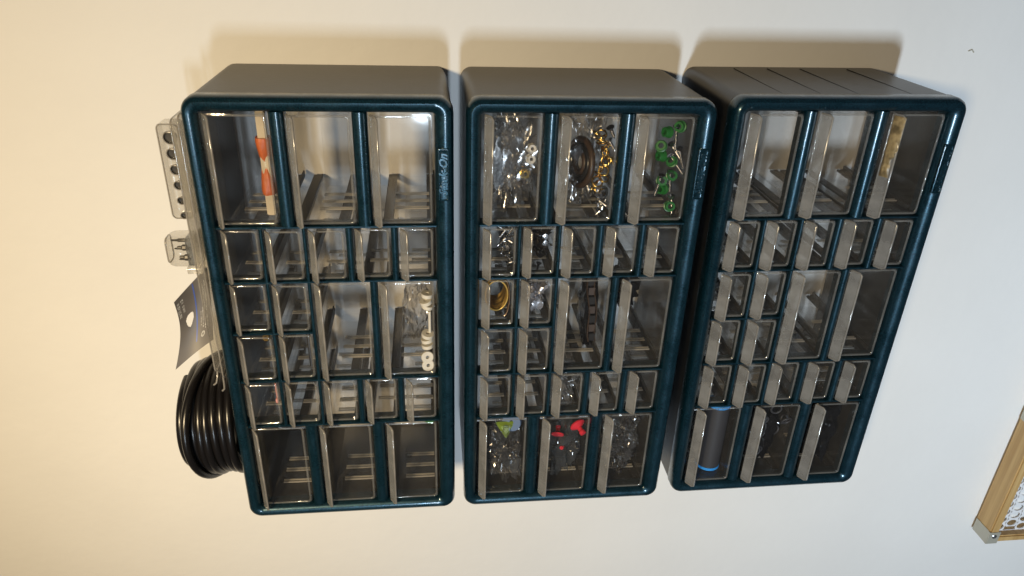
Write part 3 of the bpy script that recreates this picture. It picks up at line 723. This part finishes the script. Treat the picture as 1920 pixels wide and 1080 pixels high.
def patch(bm, s0, s1, t0, t1, n=6):
    r = []
    for i in range(n + 1):
        s = s0 + (s1 - s0) * i / n; r.append((bm.verts.new(card(s, t0, 0.12)), bm.verts.new(card(s, t1, 0.12))))
    for i in range(n): bm.faces.new((r[i][0], r[i + 1][0], r[i + 1][1], r[i][1]))
bm = bmesh.new(); patch(bm, 0.02, 0.86, 0.47, 0.505, 30); link('blue_stripe', mesh_of(bm, None, m='ink_blue'), None, cd)
rt = random.Random(4)
bm = bmesh.new()
for (t, h, s0, s1) in ((0.905, 0.085, 0.08, 0.30), (0.80, 0.065, 0.08, 0.27), (0.14, 0.035, 0.12, 0.80), (0.21, 0.035, 0.14, 0.76), (0.28, 0.028, 0.46, 0.72), (0.34, 0.028, 0.50, 0.68)):
    s = s0
    while s < s1:
        wdt = rt.uniform(0.008, 0.022) * (1.3 if h > 0.05 else 0.8)
        hh = h * rt.uniform(0.6, 1)
        k = rt.random()
        if k < 0.4: patch(bm, s, s + wdt * 0.35, t, t + hh, 1); patch(bm, s + wdt * 0.65, s + wdt, t, t + hh, 1); patch(bm, s + wdt * 0.35, s + wdt * 0.65, t + hh * 0.4, t + hh * 0.6, 1)
        elif k < 0.75: patch(bm, s, s + wdt * 0.3, t, t + hh, 1); patch(bm, s + wdt * 0.3, s + wdt, t, t + hh * 0.25, 1); patch(bm, s + wdt * 0.3, s + wdt, t + hh * 0.75, t + hh, 1)
        else: patch(bm, s + wdt * 0.35, s + wdt * 0.65, t, t + hh, 1)
        s += wdt * (1.35 if rt.random() < 0.8 else 2.3)
link('white_print', mesh_of(bm, None, m='ink_white'), None, cd)
bm = bmesh.new()
for r_ in (0.035, 0.022):
    n = 14
    for k in range(n):
        a0, a1 = 2 * PI * k / n, 2 * PI * (k + 1) / n
        vs = [bm.verts.new(card(0.82 + rr * math.cos(a), 0.30 + rr * 1.6 * math.sin(a), 0.12)) for rr, a in ((r_, a0), (r_, a1), (r_ * 0.8, a1), (r_ * 0.8, a0))]
        bm.faces.new(vs)
link('round_mark', mesh_of(bm, None, m='ink_white'), None, cd)

# ------------------------------------------------------------------ framed mesh board, low on the wall
X0, Z0 = -0.2175, -0.6900
fb = empty('mesh_board', (X0, 0, Z0 - 0.36)); tag(fb, 'bamboo framed board with white perforated metal at the corner of the photo', 'framed mesh board')
def wpart(name, x0, x1, y0, y1, z0, z1, m_='wood', bev=0.0018):
    bm = bmesh.new(); box(bm, x0 - X0, x1 - X0, y0, y1, z0 - (Z0 - 0.36), z1 - (Z0 - 0.36)); return link(name, mesh_of(bm, 40, bevel=bev, m=m_), None, fb)
wpart('top_rail', X0 + 0.0008, 0.40, -0.0300, -0.0012, Z0 - 0.0140, Z0 - 0.0008)
wpart('side_rail', X0 + 0.0008, X0 + 0.0115, -0.0300, -0.0012, Z0 - 0.345, Z0 - 0.0142)
wpart('side_rail', 0.385, 0.3992, -0.0300, -0.0012, Z0 - 0.345, Z0 - 0.0142)
wpart('bottom_rail', X0 + 0.0008, 0.40, -0.0300, -0.0012, Z0 - 0.36, Z0 - 0.3452)
def bracket(x0, x1, cap):
    bm = bmesh.new(); zb = Z0 - 0.0155; zt = Z0 + 0.0002; y = -0.0312; base = Z0 - 0.36
    box(bm, x0 - X0, x1 - X0, y, y + 0.0010, zb - base, zt - base)
    box(bm, x0 - X0, x1 - X0, y + 0.0010, -0.0030, zt - 0.0008 - base, zt - base)
    if cap: box(bm, x0 - X0, x0 - X0 + 0.0008, y + 0.0010, -0.0030, zb - base, zt - 0.0008 - base)
    o = link('metal_bracket', mesh_of(bm, 40, bevel=0.0003, m='bracket'), None, fb)
    bm = bmesh.new(); lathe(bm, [(0.0033, 0), (0.0033, 0.0006), (0.0022, 0.0014), (0.0004, 0.0016)], 14, Matrix.Translation(((x0 + x1) / 2 - X0 + 0.003, y, (zb + zt) / 2 - base)) @ Matrix.Rotation(PI / 2, 4, 'X'))
    link('bracket_screw', mesh_of(bm, 40, m='steel'), None, o)
bracket(X0 - 0.0002, X0 + 0.0200, True); bracket(-0.028, -0.010, False); bracket(0.19, 0.208, False)
bm = bmesh.new(); px_, pz_ = 0.0135, 0.0165; y = -0.0205; row = 0; base = Z0 - 0.36
zt = Z0 - 0.0145
n = 16
rows = 19; cols = 27
for j in range(rows):
    for i in range(cols):
        cx = 0.0120 + (i + 0.5 + 0.5 * (j % 2)) * px_; cz = (zt - base) - (j + 0.35) * pz_
        if cx > 0.395 - X0 - 0.006: continue
        h = []
        o_ = []
        for k in range(n):
            a = 2 * PI * k / n; c, s = math.cos(a), math.sin(a)
            h.append((cx + 0.0053 * c, cz + 0.0068 * s)); kx = max(abs(c) / (px_ / 2), abs(s) / (pz_ / 2)); o_.append((cx + c / kx, cz + s / kx))
        loops(bm, [[(a, y, b) for a, b in o_], [(a, y - 0.0001, b) for a, b in h], [(a, y + 0.0012, b) for a, b in h], [(a, y + 0.0012, b) for a, b in o_]])
link('perforated_sheet', mesh_of(bm, 30, m='mesh_white'), None, fb)
bm = bmesh.new(); box(bm, 0.0117, 0.60, y - 0.0002, y + 0.0014, 0.0155, 0.0200); box(bm, 0.0117, 0.0125, y, y + 0.0012, 0.02, zt - base)
link('sheet_edge', mesh_of(bm, None, m='mesh_white'), None, fb)
